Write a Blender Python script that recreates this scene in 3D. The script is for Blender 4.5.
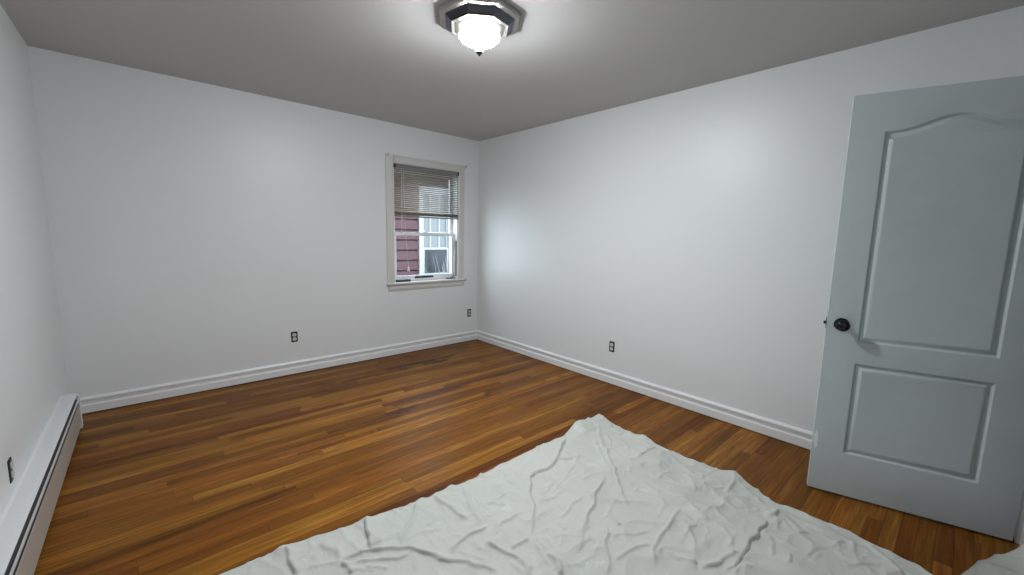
import bpy, bmesh, math, random
import numpy as np
from mathutils import Vector, Matrix

for o in list(bpy.data.objects):
    bpy.data.objects.remove(o)
S = bpy.context.scene
COL = S.collection
PI = math.pi

# ------------------------------------------------------------------ light and paint levels
SKY = 6.5
EXPO = 0.0
LAMP = 540.0
SIDE = 0.04
WALLC = (0.71, 0.73, 0.735)
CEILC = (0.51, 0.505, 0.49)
SIDC = (0.048, 0.0095, 0.016)
EXTW = (0.30, 0.315, 0.325)
SLAT_TILT = -42
CL_ROT = math.radians(22.5 + 10)
FOLD_GAIN = 1.2

# ------------------------------------------------------------------ camera
cam_data = bpy.data.cameras.new('camera')
cam_data.sensor_width = 36.0
cam_data.lens = 411.7355 * 36.0 / 1024.0
cam_data.clip_start = 0.02
cam = bpy.data.objects.new('camera', cam_data)
COL.objects.link(cam)
_r = Vector((0.7430202, -0.6688961, 0.0223374))
_u = Vector((0.0679776, 0.1086296, 0.9917554))
_f = Vector((0.6658078, 0.7353758, -0.1261839))
cam.matrix_world = Matrix((
    (_r.x, _u.x, -_f.x, -3.1419),
    (_r.y, _u.y, -_f.y, -4.1182),
    (_r.z, _u.z, -_f.z, 1.3348),
    (0, 0, 0, 1)))
S.camera = cam

# ------------------------------------------------------------------ world, exposure
W = bpy.data.worlds.new('overcast_sky')
S.world = W
W.use_nodes = True
wn = W.node_tree.nodes
bg = wn['Background']
bg.inputs[0].default_value = (0.80, 0.90, 1.0, 1)
bg.inputs[1].default_value = SKY
S.view_settings.view_transform = 'Standard'
S.view_settings.look = 'None'
S.view_settings.gamma = 1.0
S.view_settings.exposure = EXPO
S.view_settings.use_curve_mapping = False
S.cycles.use_denoising = True
S.cycles.max_bounces = 10
S.cycles.diffuse_bounces = 6
S.cycles.transparent_max_bounces = 16

# ------------------------------------------------------------------ helpers
def link(o, parent=None):
    COL.objects.link(o)
    if parent is not None:
        o.parent = parent
    return o

def obj(name, bm, mat, parent=None, smooth=False, loc=None):
    me = bpy.data.meshes.new(name)
    bmesh.ops.recalc_face_normals(bm, faces=bm.faces)
    bm.to_mesh(me)
    bm.free()
    if smooth:
        for p in me.polygons:
            p.use_smooth = True
    me.materials.append(mat)
    o = bpy.data.objects.new(name, me)
    link(o, parent)
    if loc is not None:
        o.location = loc
    return o

def smooth_angle(o, deg=35):
    me = o.data
    for p in me.polygons:
        p.use_smooth = True
    bm = bmesh.new(); bm.from_mesh(me)
    for e in bm.edges:
        if len(e.link_faces) == 2 and e.calc_face_angle(0) > math.radians(deg):
            e.smooth = False
    bm.to_mesh(me); bm.free()
    return o

def tag(o, label=None, cat=None, group=None, kind=None):
    if label: o['label'] = label
    if cat: o['category'] = cat
    if group: o['group'] = group
    if kind: o['kind'] = kind
    return o

def thing(name, label, cat, loc=(0, 0, 0), rz=0.0, group=None, kind=None):
    o = bpy.data.objects.new(name, None)
    o.empty_display_size = 0.05
    link(o)
    o.location = loc
    o.rotation_euler = (0, 0, rz)
    return tag(o, label, cat, group, kind)

def NB():
    return bmesh.new()

def box(bm, x0, x1, y0, y1, z0, z1, bev=0.0):
    r = bmesh.ops.create_cube(bm, size=1.0)
    vs = r['verts']
    for v in vs:
        v.co = Vector(((x0 + x1) / 2 + v.co.x * (x1 - x0), (y0 + y1) / 2 + v.co.y * (y1 - y0), (z0 + z1) / 2 + v.co.z * (z1 - z0)))
    if bev > 0:
        es = list({e for v in vs for e in v.link_edges})
        bmesh.ops.bevel(bm, geom=es, offset=bev, segments=2, affect='EDGES', profile=0.6)
    return bm

def extrude_profile(bm, prof, a, b, frame):
    """closed profile [(s,t)], swept from a to b along an axis; frame(s,t,u)->xyz"""
    n = len(prof)
    A = [bm.verts.new(frame(s, t, a)) for s, t in prof]
    B = [bm.verts.new(frame(s, t, b)) for s, t in prof]
    for i in range(n):
        j = (i + 1) % n
        bm.faces.new((A[i], A[j], B[j], B[i]))
    bm.faces.new(A)
    bm.faces.new(B[::-1])
    return bm

def lathe(bm, prof, n=24, c=(0, 0, 0), axis='z', rot=0.0, cap=True):
    """prof [(r,h)]"""
    rings = []
    for r, h in prof:
        ring = []
        if r < 1e-6:
            pts = [(0, 0)]
        else:
            pts = [(r * math.cos(rot + 2 * PI * k / n), r * math.sin(rot + 2 * PI * k / n)) for k in range(n)]
        for x, y in pts:
            p = {'z': (x, y, h), 'x': (h, x, y), 'y': (x, h, y)}[axis]
            ring.append(bm.verts.new((c[0] + p[0], c[1] + p[1], c[2] + p[2])))
        rings.append(ring)
    for A, B in zip(rings, rings[1:]):
        if len(A) == 1 and len(B) == 1:
            continue
        for k in range(n):
            j = (k + 1) % n
            if len(A) == 1:
                bm.faces.new((A[0], B[j], B[k]))
            elif len(B) == 1:
                bm.faces.new((A[k], A[j], B[0]))
            else:
                bm.faces.new((A[k], A[j], B[j], B[k]))
    if cap:
        for ring in (rings[0], rings[-1]):
            if len(ring) > 2:
                bm.faces.new(ring)
    return bm

def tube(bm, pts, rad, n=8):
    """rad a number or list"""
    pts = [Vector(p) for p in pts]
    rs = rad if isinstance(rad, (list, tuple)) else [rad] * len(pts)
    prev = None
    up = Vector((0.31, 0.17, 0.93)).normalized()
    for i, p in enumerate(pts):
        d = (pts[min(i + 1, len(pts) - 1)] - pts[max(i - 1, 0)]).normalized()
        a = d.cross(up)
        if a.length < 1e-3:
            a = d.cross(Vector((1, 0, 0)))
        a.normalize(); b = d.cross(a)
        ring = [bm.verts.new(p + (a * math.cos(2 * PI * k / n) + b * math.sin(2 * PI * k / n)) * rs[i]) for k in range(n)]
        if prev:
            for k in range(n):
                j = (k + 1) % n
                bm.faces.new((prev[k], prev[j], ring[j], ring[k]))
        else:
            bm.faces.new(ring[::-1])
        prev = ring
    bm.faces.new(prev)
    return bm

# ------------------------------------------------------------------ materials
class NT:
    def __init__(self, name):
        self.m = bpy.data.materials.new(name)
        self.m.use_nodes = True
        self.t = self.m.node_tree
        self.b = self.t.nodes['Principled BSDF']
        self.out = self.t.nodes['Material Output']
    def n(self, typ, **kw):
        nd = self.t.nodes.new(typ)
        for k, v in kw.items():
            if k.startswith('i_'):
                key = k[2:]
                nd.inputs[int(key) if key.isdigit() else key.replace('_', ' ')].default_value = v
            else:
                setattr(nd, k, v)
        return nd
    def l(self, a, ai, b, bi):
        self.t.links.new(a.outputs[ai], b.inputs[bi])
    def math(self, op, a, b=None, c=None):
        nd = self.t.nodes.new('ShaderNodeMath'); nd.operation = op
        for i, v in enumerate((a, b, c)):
            if v is None: continue
            if isinstance(v, (int, float)): nd.inputs[i].default_value = v
            else: self.t.links.new(v, nd.inputs[i])
        return nd.outputs[0]

def simple(name, col, rough=0.5, metal=0.0, bump=0.0, scale=60.0, var=0.0, spec=0.5, vscale=3.0):
    M = NT(name)
    M.b.inputs['Base Color'].default_value = (*col, 1)
    M.b.inputs['Roughness'].default_value = rough
    M.b.inputs['Metallic'].default_value = metal
    M.b.inputs['Specular IOR Level'].default_value = spec
    tc = M.n('ShaderNodeTexCoord')
    if bump:
        nz = M.n('ShaderNodeTexNoise', i_Scale=scale, i_Detail=3.0)
        M.l(tc, 'Object', nz, 'Vector')
        bp = M.n('ShaderNodeBump', i_Strength=bump, i_Distance=0.002)
        M.l(nz, 'Fac', bp, 'Height'); M.l(bp, 'Normal', M.b, 'Normal')
    if var:
        nz = M.n('ShaderNodeTexNoise', i_Scale=vscale, i_Detail=4.0)
        M.l(tc, 'Object', nz, 'Vector')
        mx = M.n('ShaderNodeMix', data_type='RGBA')
        mx.inputs['A'].default_value = (*[c * (1 - var) for c in col], 1)
        mx.inputs['B'].default_value = (*[min(1, c * (1 + var)) for c in col], 1)
        M.l(nz, 'Fac', mx, 'Factor'); M.l(mx, 'Result', M.b, 'Base Color')
    return M.m

def emitter(name, col, strength):
    M = NT(name)
    M.b.inputs['Base Color'].default_value = (0.9, 0.9, 0.9, 1)
    M.b.inputs['Emission Color'].default_value = (*col, 1)
    M.b.inputs['Emission Strength'].default_value = strength
    M.b.inputs['Roughness'].default_value = 0.2
    return M.m

def pane_glass(name, tint=(0.96, 0.98, 0.98), refl=0.06):
    M = NT(name)
    tr = M.n('ShaderNodeBsdfTransparent'); tr.inputs[0].default_value = (*tint, 1)
    gl = M.n('ShaderNodeBsdfGlossy'); gl.inputs['Roughness'].default_value = 0.02
    mx = M.n('ShaderNodeMixShader'); mx.inputs[0].default_value = refl
    M.l(tr, 0, mx, 1); M.l(gl, 0, mx, 2); M.l(mx, 0, M.out, 'Surface')
    return M.m

def floor_mat():
    M = NT('oak_strip_floor')
    tc = M.n('ShaderNodeTexCoord')
    sep = M.n('ShaderNodeSeparateXYZ'); M.l(tc, 'Object', sep, 0)
    x, y = sep.outputs[0], sep.outputs[1]
    bw = 0.0585
    r = M.math('DIVIDE', y, bw)
    row = M.math('FLOOR', r)
    fr = M.math('FRACT', r)
    wr = M.n('ShaderNodeTexWhiteNoise', noise_dimensions='1D'); M.t.links.new(row, wr.inputs['W'])
    row2 = M.math('ADD', row, 57.3)
    wr2 = M.n('ShaderNodeTexWhiteNoise', noise_dimensions='1D'); M.t.links.new(row2, wr2.inputs['W'])
    ln = M.math('MULTIPLY_ADD', wr2.outputs['Value'], 1.3, 1.0)
    off = M.math('MULTIPLY', wr.outputs['Value'], 7.0)
    c = M.math('DIVIDE', M.math('ADD', x, off), ln)
    ci = M.math('FLOOR', c)
    cf = M.math('FRACT', c)
    cmb = M.n('ShaderNodeCombineXYZ'); M.t.links.new(row, cmb.inputs[0]); M.t.links.new(ci, cmb.inputs[1])
    wb = M.n('ShaderNodeTexWhiteNoise', noise_dimensions='3D'); M.l(cmb, 0, wb, 'Vector')
    bsep = M.n('ShaderNodeSeparateColor'); M.l(wb, 'Color', bsep, 0)
    # tone per board
    ramp = M.n('ShaderNodeValToRGB')
    cr = ramp.color_ramp
    stops = [(0.0, (0.062, 0.019, 0.003)), (0.2, (0.118, 0.041, 0.005)), (0.45, (0.160, 0.061, 0.008)), (0.75, (0.240, 0.102, 0.014)), (1.0, (0.380, 0.180, 0.030))]
    cr.elements[0].position = stops[0][0]; cr.elements[0].color = (*stops[0][1], 1)
    cr.elements[1].position = stops[-1][0]; cr.elements[1].color = (*stops[-1][1], 1)
    for p_, c_ in stops[1:-1]:
        e = cr.elements.new(p_); e.color = (*c_, 1)
    # grain stretched along the boards, shifted per board
    sh = M.math('MULTIPLY', bsep.outputs[1], 40.0)
    g = M.n('ShaderNodeCombineXYZ')
    M.t.links.new(M.math('ADD', M.math('MULTIPLY', x, 1.3), sh), g.inputs[0])
    M.t.links.new(M.math('MULTIPLY', y, 24.0), g.inputs[1]); M.t.links.new(sh, g.inputs[2])
    gn = M.n('ShaderNodeTexNoise', i_Scale=1.6, i_Detail=5.0, i_Roughness=0.62, i_Distortion=0.7)
    M.l(g, 0, gn, 'Vector')
    g2 = M.n('ShaderNodeCombineXYZ')
    M.t.links.new(M.math('ADD', M.math('MULTIPLY', x, 5.0), sh), g2.inputs[0])
    M.t.links.new(M.math('MULTIPLY', y, 160.0), g2.inputs[1])
    gn2 = M.n('ShaderNodeTexNoise', i_Scale=1.0, i_Detail=3.0)
    M.l(g2, 0, gn2, 'Vector')
    tone = M.math('ADD', M.math('MULTIPLY_ADD', bsep.outputs[0], 0.60, 0.0), M.math('MULTIPLY_ADD', gn.outputs['Fac'], 1.35, -0.46))
    tone = M.math('ADD', tone, M.math('MULTIPLY_ADD', gn2.outputs['Fac'], 0.6, -0.30))
    M.t.links.new(tone, ramp.inputs[0])
    # joints
    e1 = M.math('MINIMUM', fr, M.math('SUBTRACT', 1.0, fr))
    j1 = M.math('LESS_THAN', e1, 0.022)
    e2 = M.math('MULTIPLY', M.math('MINIMUM', cf, M.math('SUBTRACT', 1.0, cf)), ln)
    j2 = M.math('LESS_THAN', e2, 0.0013)
    j = M.math('MAXIMUM', j1, j2)
    # worn dark water stains: a long one below the window, a few ragged ones in the room
    warp = M.n('ShaderNodeTexNoise', i_Scale=9.0, i_Detail=5.0, i_Roughness=0.7)
    M.l(tc, 'Object', warp, 'Vector')
    wv = M.math('SUBTRACT', warp.outputs['Fac'], 0.5)
    stain = None
    for (sx, sy, ax, ay, k) in STAINS:
        dx = M.math('DIVIDE', M.math('SUBTRACT', x, sx), ax)
        dy = M.math('DIVIDE', M.math('SUBTRACT', y, sy), ay)
        d = M.math('SQRT', M.math('ADD', M.math('MULTIPLY', dx, dx), M.math('MULTIPLY', dy, dy)))
        d = M.math('ADD', d, M.math('MULTIPLY', wv, 3.2))
        sm = M.n('ShaderNodeMapRange', interpolation_type='SMOOTHSTEP')
        M.t.links.new(d, sm.inputs[0])
        sm.inputs[1].default_value = 0.6; sm.inputs[2].default_value = 1.15
        sm.inputs[3].default_value = k; sm.inputs[4].default_value = 0.0
        stain = sm.outputs[0] if stain is None else M.math('MAXIMUM', stain, sm.outputs[0])
    mx = M.n('ShaderNodeMix', data_type='RGBA')
    M.t.links.new(stain, mx.inputs['Factor'])
    red = M.n('ShaderNodeMix', data_type='RGBA', blend_type='MULTIPLY')
    rs = M.n('ShaderNodeMapRange', interpolation_type='SMOOTHSTEP'); M.l(bsep, 2, rs, 0)
    rs.inputs[1].default_value = 0.45; rs.inputs[2].default_value = 0.85
    M.l(rs, 0, red, 'Factor'); M.l(ramp, 0, red, 'A'); red.inputs['B'].default_value = (0.98, 0.85, 0.86, 1)
    M.l(red, 'Result', mx, 'A'); mx.inputs['B'].default_value = (0.030, 0.011, 0.007, 1)
    mj = M.n('ShaderNodeMix', data_type='RGBA')
    M.t.links.new(M.math('MULTIPLY', j, 0.55), mj.inputs['Factor'])
    M.l(mx, 'Result', mj, 'A'); mj.inputs['B'].default_value = (0.02, 0.008, 0.004, 1)
    M.l(mj, 'Result', M.b, 'Base Color')
    # varnish, scuffed unevenly
    rn = M.n('ShaderNodeTexNoise', i_Scale=2.3, i_Detail=5.0)
    M.l(tc, 'Object', rn, 'Vector')
    M.t.links.new(M.math('MULTIPLY_ADD', rn.outputs['Fac'], 0.34, 0.20), M.b.inputs['Roughness'])
    M.b.inputs['Specular IOR Level'].default_value = 0.09
    h = M.math('ADD', M.math('MULTIPLY', M.math('SUBTRACT', 1.0, j), 0.6), M.math('MULTIPLY', gn2.outputs['Fac'], 0.3))
    tilt = M.math('MULTIPLY', M.math('MULTIPLY', M.math('SUBTRACT', bsep.outputs[2], 0.5), fr), 0.9)
    h = M.math('ADD', h, tilt)
    bp = M.n('ShaderNodeBump', i_Strength=0.35, i_Distance=0.0012)
    M.t.links.new(h, bp.inputs['Height']); M.l(bp, 'Normal', M.b, 'Normal')
    return M.m

STAINS = [(-1.05, -0.42, 0.48, 0.036, 0.95), (-0.92, -0.50, 0.16, 0.05, 0.9), (-1.55, -0.50, 0.5, 0.03, 0.55),
          (-0.75, -0.66, 0.10, 0.03, 0.6), (-0.55, -1.22, 0.35, 0.028, 0.6), (-1.35, -1.25, 0.40, 0.035, 0.55),
          (-1.75, -1.37, 0.14, 0.05, 0.6), (-1.05, -1.52, 0.05, 0.05, 0.6), (-0.22, -1.62, 0.05, 0.03, 0.5),
          (-2.3, -1.55, 0.3, 0.02, 0.5), (-0.35, -2.2, 0.3, 0.03, 0.55)]

def wall_mat(name, col, rough, var=0.02):
    M = NT(name)
    tc = M.n('ShaderNodeTexCoord')
    nz = M.n('ShaderNodeTexNoise', i_Scale=1.7, i_Detail=5.0, i_Roughness=0.6); M.l(tc, 'Object', nz, 'Vector')
    mx = M.n('ShaderNodeMix', data_type='RGBA')
    mx.inputs['A'].default_value = (*[c * (1 - var) for c in col], 1)
    mx.inputs['B'].default_value = (*[min(1, c * (1 + var)) for c in col], 1)
    M.l(nz, 'Fac', mx, 'Factor'); M.l(mx, 'Result', M.b, 'Base Color')
    M.b.inputs['Roughness'].default_value = rough
    M.b.inputs['Specular IOR Level'].default_value = 0.5
    n2 = M.n('ShaderNodeTexNoise', i_Scale=240.0, i_Detail=2.0); M.l(tc, 'Object', n2, 'Vector')
    n3 = M.n('ShaderNodeTexNoise', i_Scale=6.0, i_Detail=3.0); M.l(tc, 'Object', n3, 'Vector')
    hh = M.math('MULTIPLY_ADD', n2.outputs['Fac'], 0.06, n3.outputs['Fac'])
    bp = M.n('ShaderNodeBump', i_Strength=0.12, i_Distance=0.004)
    M.t.links.new(hh, bp.inputs['Height']); M.l(bp, 'Normal', M.b, 'Normal')
    return M.m

def cloth_mat():
    M = NT('canvas_drop_cloth')
    tc = M.n('ShaderNodeTexCoord')
    nz = M.n('ShaderNodeTexNoise', i_Scale=2.2, i_Detail=5.0); M.l(tc, 'Object', nz, 'Vector')
    mx = M.n('ShaderNodeMix', data_type='RGBA')
    mx.inputs['A'].default_value = (0.455, 0.470, 0.437, 1)
    mx.inputs['B'].default_value = (0.545, 0.550, 0.512, 1)
    M.l(nz, 'Fac', mx, 'Factor')
    # old paint: pale smears and small dark flecks
    n2 = M.n('ShaderNodeTexNoise', i_Scale=7.0, i_Detail=6.0, i_Roughness=0.7); M.l(tc, 'Object', n2, 'Vector')
    sm = M.n('ShaderNodeMapRange'); M.l(n2, 'Fac', sm, 0)
    sm.inputs[1].default_value = 0.60; sm.inputs[2].default_value = 0.66; sm.inputs[3].default_value = 0.0; sm.inputs[4].default_value = 0.5
    m2 = M.n('ShaderNodeMix', data_type='RGBA'); M.l(sm, 0, m2, 'Factor'); M.l(mx, 'Result', m2, 'A')
    m2.inputs['B'].default_value = (0.60, 0.635, 0.61, 1)
    vo = M.n('ShaderNodeTexVoronoi', i_Scale=14.0); M.l(tc, 'Object', vo, 'Vector')
    fl = M.math('LESS_THAN', vo.outputs['Distance'], 0.035)
    m3 = M.n('ShaderNodeMix', data_type='RGBA'); M.t.links.new(M.math('MULTIPLY', fl, 0.5), m3.inputs['Factor'])
    M.l(m2, 'Result', m3, 'A'); m3.inputs['B'].default_value = (0.22, 0.22, 0.22, 1)
    M.l(m3, 'Result', M.b, 'Base Color')
    M.b.inputs['Roughness'].default_value = 0.85
    M.b.inputs['Specular IOR Level'].default_value = 0.2
    M.b.inputs['Sheen Weight'].default_value = 0.1
    wv = M.n('ShaderNodeTexNoise', i_Scale=500.0, i_Detail=1.0); M.l(tc, 'Object', wv, 'Vector')
    n4 = M.n('ShaderNodeTexNoise', i_Scale=26.0, i_Detail=5.0, i_Distortion=1.2); M.l(tc, 'Object', n4, 'Vector')
    hh = M.math('MULTIPLY_ADD', wv.outputs['Fac'], 0.08, n4.outputs['Fac'])
    bp = M.n('ShaderNodeBump', i_Strength=0.55, i_Distance=0.007)
    M.t.links.new(hh, bp.inputs['Height']); M.l(bp, 'Normal', M.b, 'Normal')
    return M.m

def door_mat():
    M = NT('satin_door_paint')
    tc = M.n('ShaderNodeTexCoord')
    nz = M.n('ShaderNodeTexNoise', i_Scale=4.0, i_Detail=6.0, i_Roughness=0.65); M.l(tc, 'Object', nz, 'Vector')
    sm = M.n('ShaderNodeMapRange'); M.l(nz, 'Fac', sm, 0)
    sm.inputs[1].default_value = 0.42; sm.inputs[2].default_value = 0.75; sm.inputs[3].default_value = 0.0; sm.inputs[4].default_value = 0.35
    mx = M.n('ShaderNodeMix', data_type='RGBA'); M.l(sm, 0, mx, 'Factor')
    mx.inputs['A'].default_value = (*DOORC, 1)
    mx.inputs['B'].default_value = (DOORC[0] * .8, DOORC[1] * .8, DOORC[2] * .77, 1)
    M.l(mx, 'Result', M.b, 'Base Color')
    M.b.inputs['Roughness'].default_value = 0.42
    # faint moulded wood grain
    mp = M.n('ShaderNodeMapping'); mp.inputs['Scale'].default_value = (160, 160, 9); M.l(tc, 'Object', mp, 'Vector')
    n2 = M.n('ShaderNodeTexNoise', i_Scale=1.0, i_Detail=3.0); M.l(mp, 0, n2, 'Vector')
    bp = M.n('ShaderNodeBump', i_Strength=0.12, i_Distance=0.0015); M.l(n2, 'Fac', bp, 'Height'); M.l(bp, 'Normal', M.b, 'Normal')
    return M.m

DOORC = (0.51, 0.56, 0.575)
m_wall = wall_mat('wall_paint', WALLC, 0.42)
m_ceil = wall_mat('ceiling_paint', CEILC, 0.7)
m_floor = floor_mat()
m_trim = simple('trim_paint', (0.74, 0.75, 0.75), 0.35, bump=0.05)
m_casing = simple('old_window_paint', (0.60, 0.585, 0.56), 0.4, bump=0.08, var=0.05)
m_door = door_mat()
m_vinyl = simple('white_vinyl', (0.80, 0.82, 0.83), 0.35)
m_track = simple('dark_track', (0.03, 0.034, 0.036), 0.5)
m_slat = simple('taupe_slat', (0.26, 0.218, 0.165), 0.4, var=0.05)
m_rail = simple('grey_blind_rail', (0.19, 0.185, 0.19), 0.35)
m_cord = simple('blind_cord', (0.70, 0.66, 0.64), 0.8)
m_wand = simple('clear_wand', (0.55, 0.55, 0.54), 0.15)
m_glass = pane_glass('window_glass', refl=0.03)
m_slot_shade = simple('slot_shade_grey', (0.08, 0.082, 0.085), 0.6)  # dark grey that paints the shade inside the heater slots
m_dark = simple('recess_shade', (0.008, 0.008, 0.008), 0.6)  # near-black painted for the shade inside outlet boxes and socket slots
m_recept = simple('grey_receptacle', (0.62, 0.62, 0.60), 0.4)
m_strap = simple('dark_strap', (0.10, 0.10, 0.10), 0.4, metal=0.5)
m_screw = simple('steel_screw', (0.5, 0.5, 0.5), 0.35, metal=1.0)
m_black = simple('black_metal', (0.012, 0.012, 0.014), 0.32, metal=0.3)
m_knob = simple('dark_bronze', (0.035, 0.035, 0.038), 0.16, metal=0.9)
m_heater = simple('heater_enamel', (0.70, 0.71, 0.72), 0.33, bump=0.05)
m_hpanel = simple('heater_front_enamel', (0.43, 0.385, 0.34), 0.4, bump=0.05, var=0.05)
m_nickel = simple('brushed_nickel', (0.40, 0.385, 0.37), 0.38, metal=0.9, bump=0.05, scale=200)
m_nickel_dark = simple('polished_dark_nickel', (0.10, 0.105, 0.125), 0.22, metal=0.9)
m_rim = simple('polished_rim', (0.85, 0.82, 0.78), 0.15, metal=0.9)
m_tan = simple('lamp_pan_liner', (0.07, 0.06, 0.05), 0.6)
def bowl_mat():
    """lit glass bowl: emission is graded by height, its weak shoulder keeping liner and ceiling dim"""
    M = NT('lit_glass_bowl')
    tc = M.n('ShaderNodeTexCoord'); sep = M.n('ShaderNodeSeparateXYZ'); M.l(tc, 'Object', sep, 0)
    mr = M.n('ShaderNodeMapRange', interpolation_type='SMOOTHSTEP'); M.l(sep, 2, mr, 0)
    mr.inputs[1].default_value = -.087; mr.inputs[2].default_value = -.124
    mr.inputs[3].default_value = LAMP * SIDE; mr.inputs[4].default_value = LAMP  # glow strength set by height to limit spill onto liner and ceiling
    M.b.inputs['Base Color'].default_value = (0.9, 0.9, 0.9, 1)
    M.b.inputs['Emission Color'].default_value = (0.92, 0.96, 1.0, 1)
    M.l(mr, 0, M.b, 'Emission Strength')
    return M.m
m_bowl = bowl_mat()
m_finial = simple('finial_metal', (0.09, 0.09, 0.11), 0.2, metal=0.9)
m_siding = simple('maroon_siding', SIDC, 0.6, bump=0.1, scale=30, var=0.06)
m_extwhite = simple('exterior_white_trim', EXTW, 0.4)
m_extglass = simple('dark_pane', (0.020, 0.028, 0.034), 0.06, spec=0.3)
m_extsky_pane = simple('sky_tinted_pane', (0.13, 0.145, 0.15), 0.08, spec=0.4)  # pale base colour stands in for sky reflected in the upper pane
m_ground = simple('grass_ground', (0.09, 0.10, 0.06), 0.9, bump=0.5, scale=40, var=0.3)
m_twig = simple('pale_bark', (0.16, 0.16, 0.155), 0.8)
m_cloth = cloth_mat()
# ------------------------------------------------------------------ room shell
RW, RD, RH = 3.58, 4.41, 2.451       # width (x from -RW to 0), depth (y from -RD to 0), height
DO0, DO1 = -1.075, -0.292            # doorway in the front wall
DOH = 2.055
HALL = 1.25
def struct(name, bm, m):
    o = obj(name, bm, m); o['kind'] = 'structure'; return o

bm = NB(); box(bm, -RW - .3, .15, -RD - HALL - .15, .15, -.12, 0); struct('floor', bm, m_floor)
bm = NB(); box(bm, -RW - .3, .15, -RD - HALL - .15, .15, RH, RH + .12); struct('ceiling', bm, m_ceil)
WX0, WX1, WZ0, WZ1 = -1.122, -0.305, 0.80, 2.050     # window opening
bm = NB()
box(bm, -RW - .1, WX0, 0, .15, 0, RH); box(bm, WX1, 0, 0, .15, 0, RH)
box(bm, WX0, WX1, 0, .15, 0, WZ0); box(bm, WX0, WX1, 0, .15, WZ1, RH)
struct('wall_back', bm, m_wall)
bm = NB(); box(bm, 0, .15, -RD - HALL - .15, .15, 0, RH); struct('wall_right', bm, m_wall)
LSK = .010     # the left wall runs a touch out of square
def lx(y): return -RW + LSK * y
bm = NB(); extrude_profile(bm, [(-RW - .3, .15), (lx(.15), .15), (lx(-RD - .12), -RD - .12), (-RW - .3, -RD - .12)], 0, RH, lambda s, t, u: (s, t, u)); struct('wall_left', bm, m_wall)
bm = NB()
box(bm, -RW - .2, DO0, -RD - .12, -RD, 0, RH); box(bm, DO1, 0, -RD - .12, -RD, 0, RH); box(bm, DO0, DO1, -RD - .12, -RD, DOH, RH)
struct('wall_front', bm, m_wall)
bm = NB()
box(bm, -1.6, -1.5, -RD - HALL, -RD - .12, 0, RH); box(bm, -1.6, 0, -RD - HALL - .15, -RD - HALL, 0, RH)
struct('wall_hallway', bm, m_wall)

# baseboards: tall moulded board, bead on top
BB = [(0, .006), (.019, .006), (.019, .058), (.0165, .064), (.0115, .067), (.0115, .083), (.0155, .086), (.0155, .088), (.0115, .090), (.014, .094),
      (.0195, .097), (.0195, .107), (.0175, .111), (.012, .114), (.009, .119), (0, .120)]
bm = NB(); extrude_profile(bm, BB, -RW + .001, -.0005, lambda s, t, u: (u, -s, t)); struct('baseboard_back', bm, m_trim)
bm = NB(); extrude_profile(bm, BB, -RD, -.0005, lambda s, t, u: (-s, u, t)); struct('baseboard_right', bm, m_trim)
bm = NB(); extrude_profile(bm, BB, -RW + .07, DO0 - .075, lambda s, t, u: (u, -RD + s, t)); struct('baseboard_front', bm, m_trim)
# doorway trim
bm = NB()
box(bm, DO0 - .075, DO0, -RD - .001, -RD + .014, 0, DOH + .07, .003); box(bm, DO1 + .012, DO1 + .082, -RD - .001, -RD + .014, 0, DOH + .07, .003)
box(bm, DO0, DO1 + .012, -RD - .001, -RD + .014, DOH, DOH + .07, .003)
struct('trim_1', bm, m_trim)

# ------------------------------------------------------------------ window
win = thing('window_1', 'small double-hung window with beige casing and half-raised blind in the back wall', 'window', ((WX0 + WX1) / 2, 0, WZ0), kind='structure')
def wloc(bm):
    bmesh.ops.translate(bm, verts=bm.verts, vec=-Vector(((WX0 + WX1) / 2, 0, WZ0)))
    return bm
CO0, CO1, COT = -1.208, -0.208, 2.133
# casing: profiled boards, mitred look by stacking
bm = NB()
CP = [(0, 0), (.086, 0), (.086, .010), (.078, .016), (.066, .016), (.060, .019), (.020, .019), (.012, .016), (.004, .014), (0, .010)]
def casing_run(side):
    # s runs from the opening outwards, t out of the wall
    if side == 'L': return extrude_profile(bm, CP, .796, COT - .0, lambda s, t, u: (WX0 - s, -t, u))
    if side == 'R': return extrude_profile(bm, CP, .796, COT - .0, lambda s, t, u: (WX1 + s, -t, u))
    return extrude_profile(bm, [(s * .965, t) for s, t in CP], WX0, WX1, lambda s, t, u: (u, -t, WZ1 + s))
for s_ in 'LRT': casing_run(s_)
obj('casing', wloc(bm), m_casing, win)
bm = NB()
SP = [(-.105, .770), (-.105, .797), (.030, .797), (.038, .793), (.041, .784), (.038, .775), (.030, .770)]
extrude_profile(bm, [(s, t + .002) for s, t in SP if s > 0] + [(0.0, .772), (0.0, .799)], CO0 - .008, CO1 + .012, lambda s, t, u: (u, -s, t))
box(bm, WX0 + .001, WX1 - .001, -.001, .075, .772, .799)
obj('stool', wloc(bm), m_casing, win)
bm = NB()
AP = [(0, .770), (.018, .770), (.018, .735), (.014, .722), (.011, .712), (.006, .706), (0, .706)]
extrude_profile(bm, AP, CO0 + .015, CO1 - .010, lambda s, t, u: (u, -s, t))
obj('apron', wloc(bm), m_casing, win)
bm = NB()       # jamb liner round the opening, with stops
for xa, xb in ((WX0, WX0 + .012), (WX1 - .012, WX1)):
    box(bm, xa, xb, .002, .150, WZ0, WZ1)
box(bm, WX0 + .012, WX1 - .012, .002, .150, WZ1 - .012, WZ1)
box(bm, WX0 + .012, WX1 - .012, .075, .150, WZ0, WZ0 + .018)
obj('jamb', wloc(bm), m_vinyl, win)
bm = NB()
box(bm, WX1 - .0155, WX1 - .0122, .004, .030, .83, 1.255)
obj('balance_track', wloc(bm), m_track, win)
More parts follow.
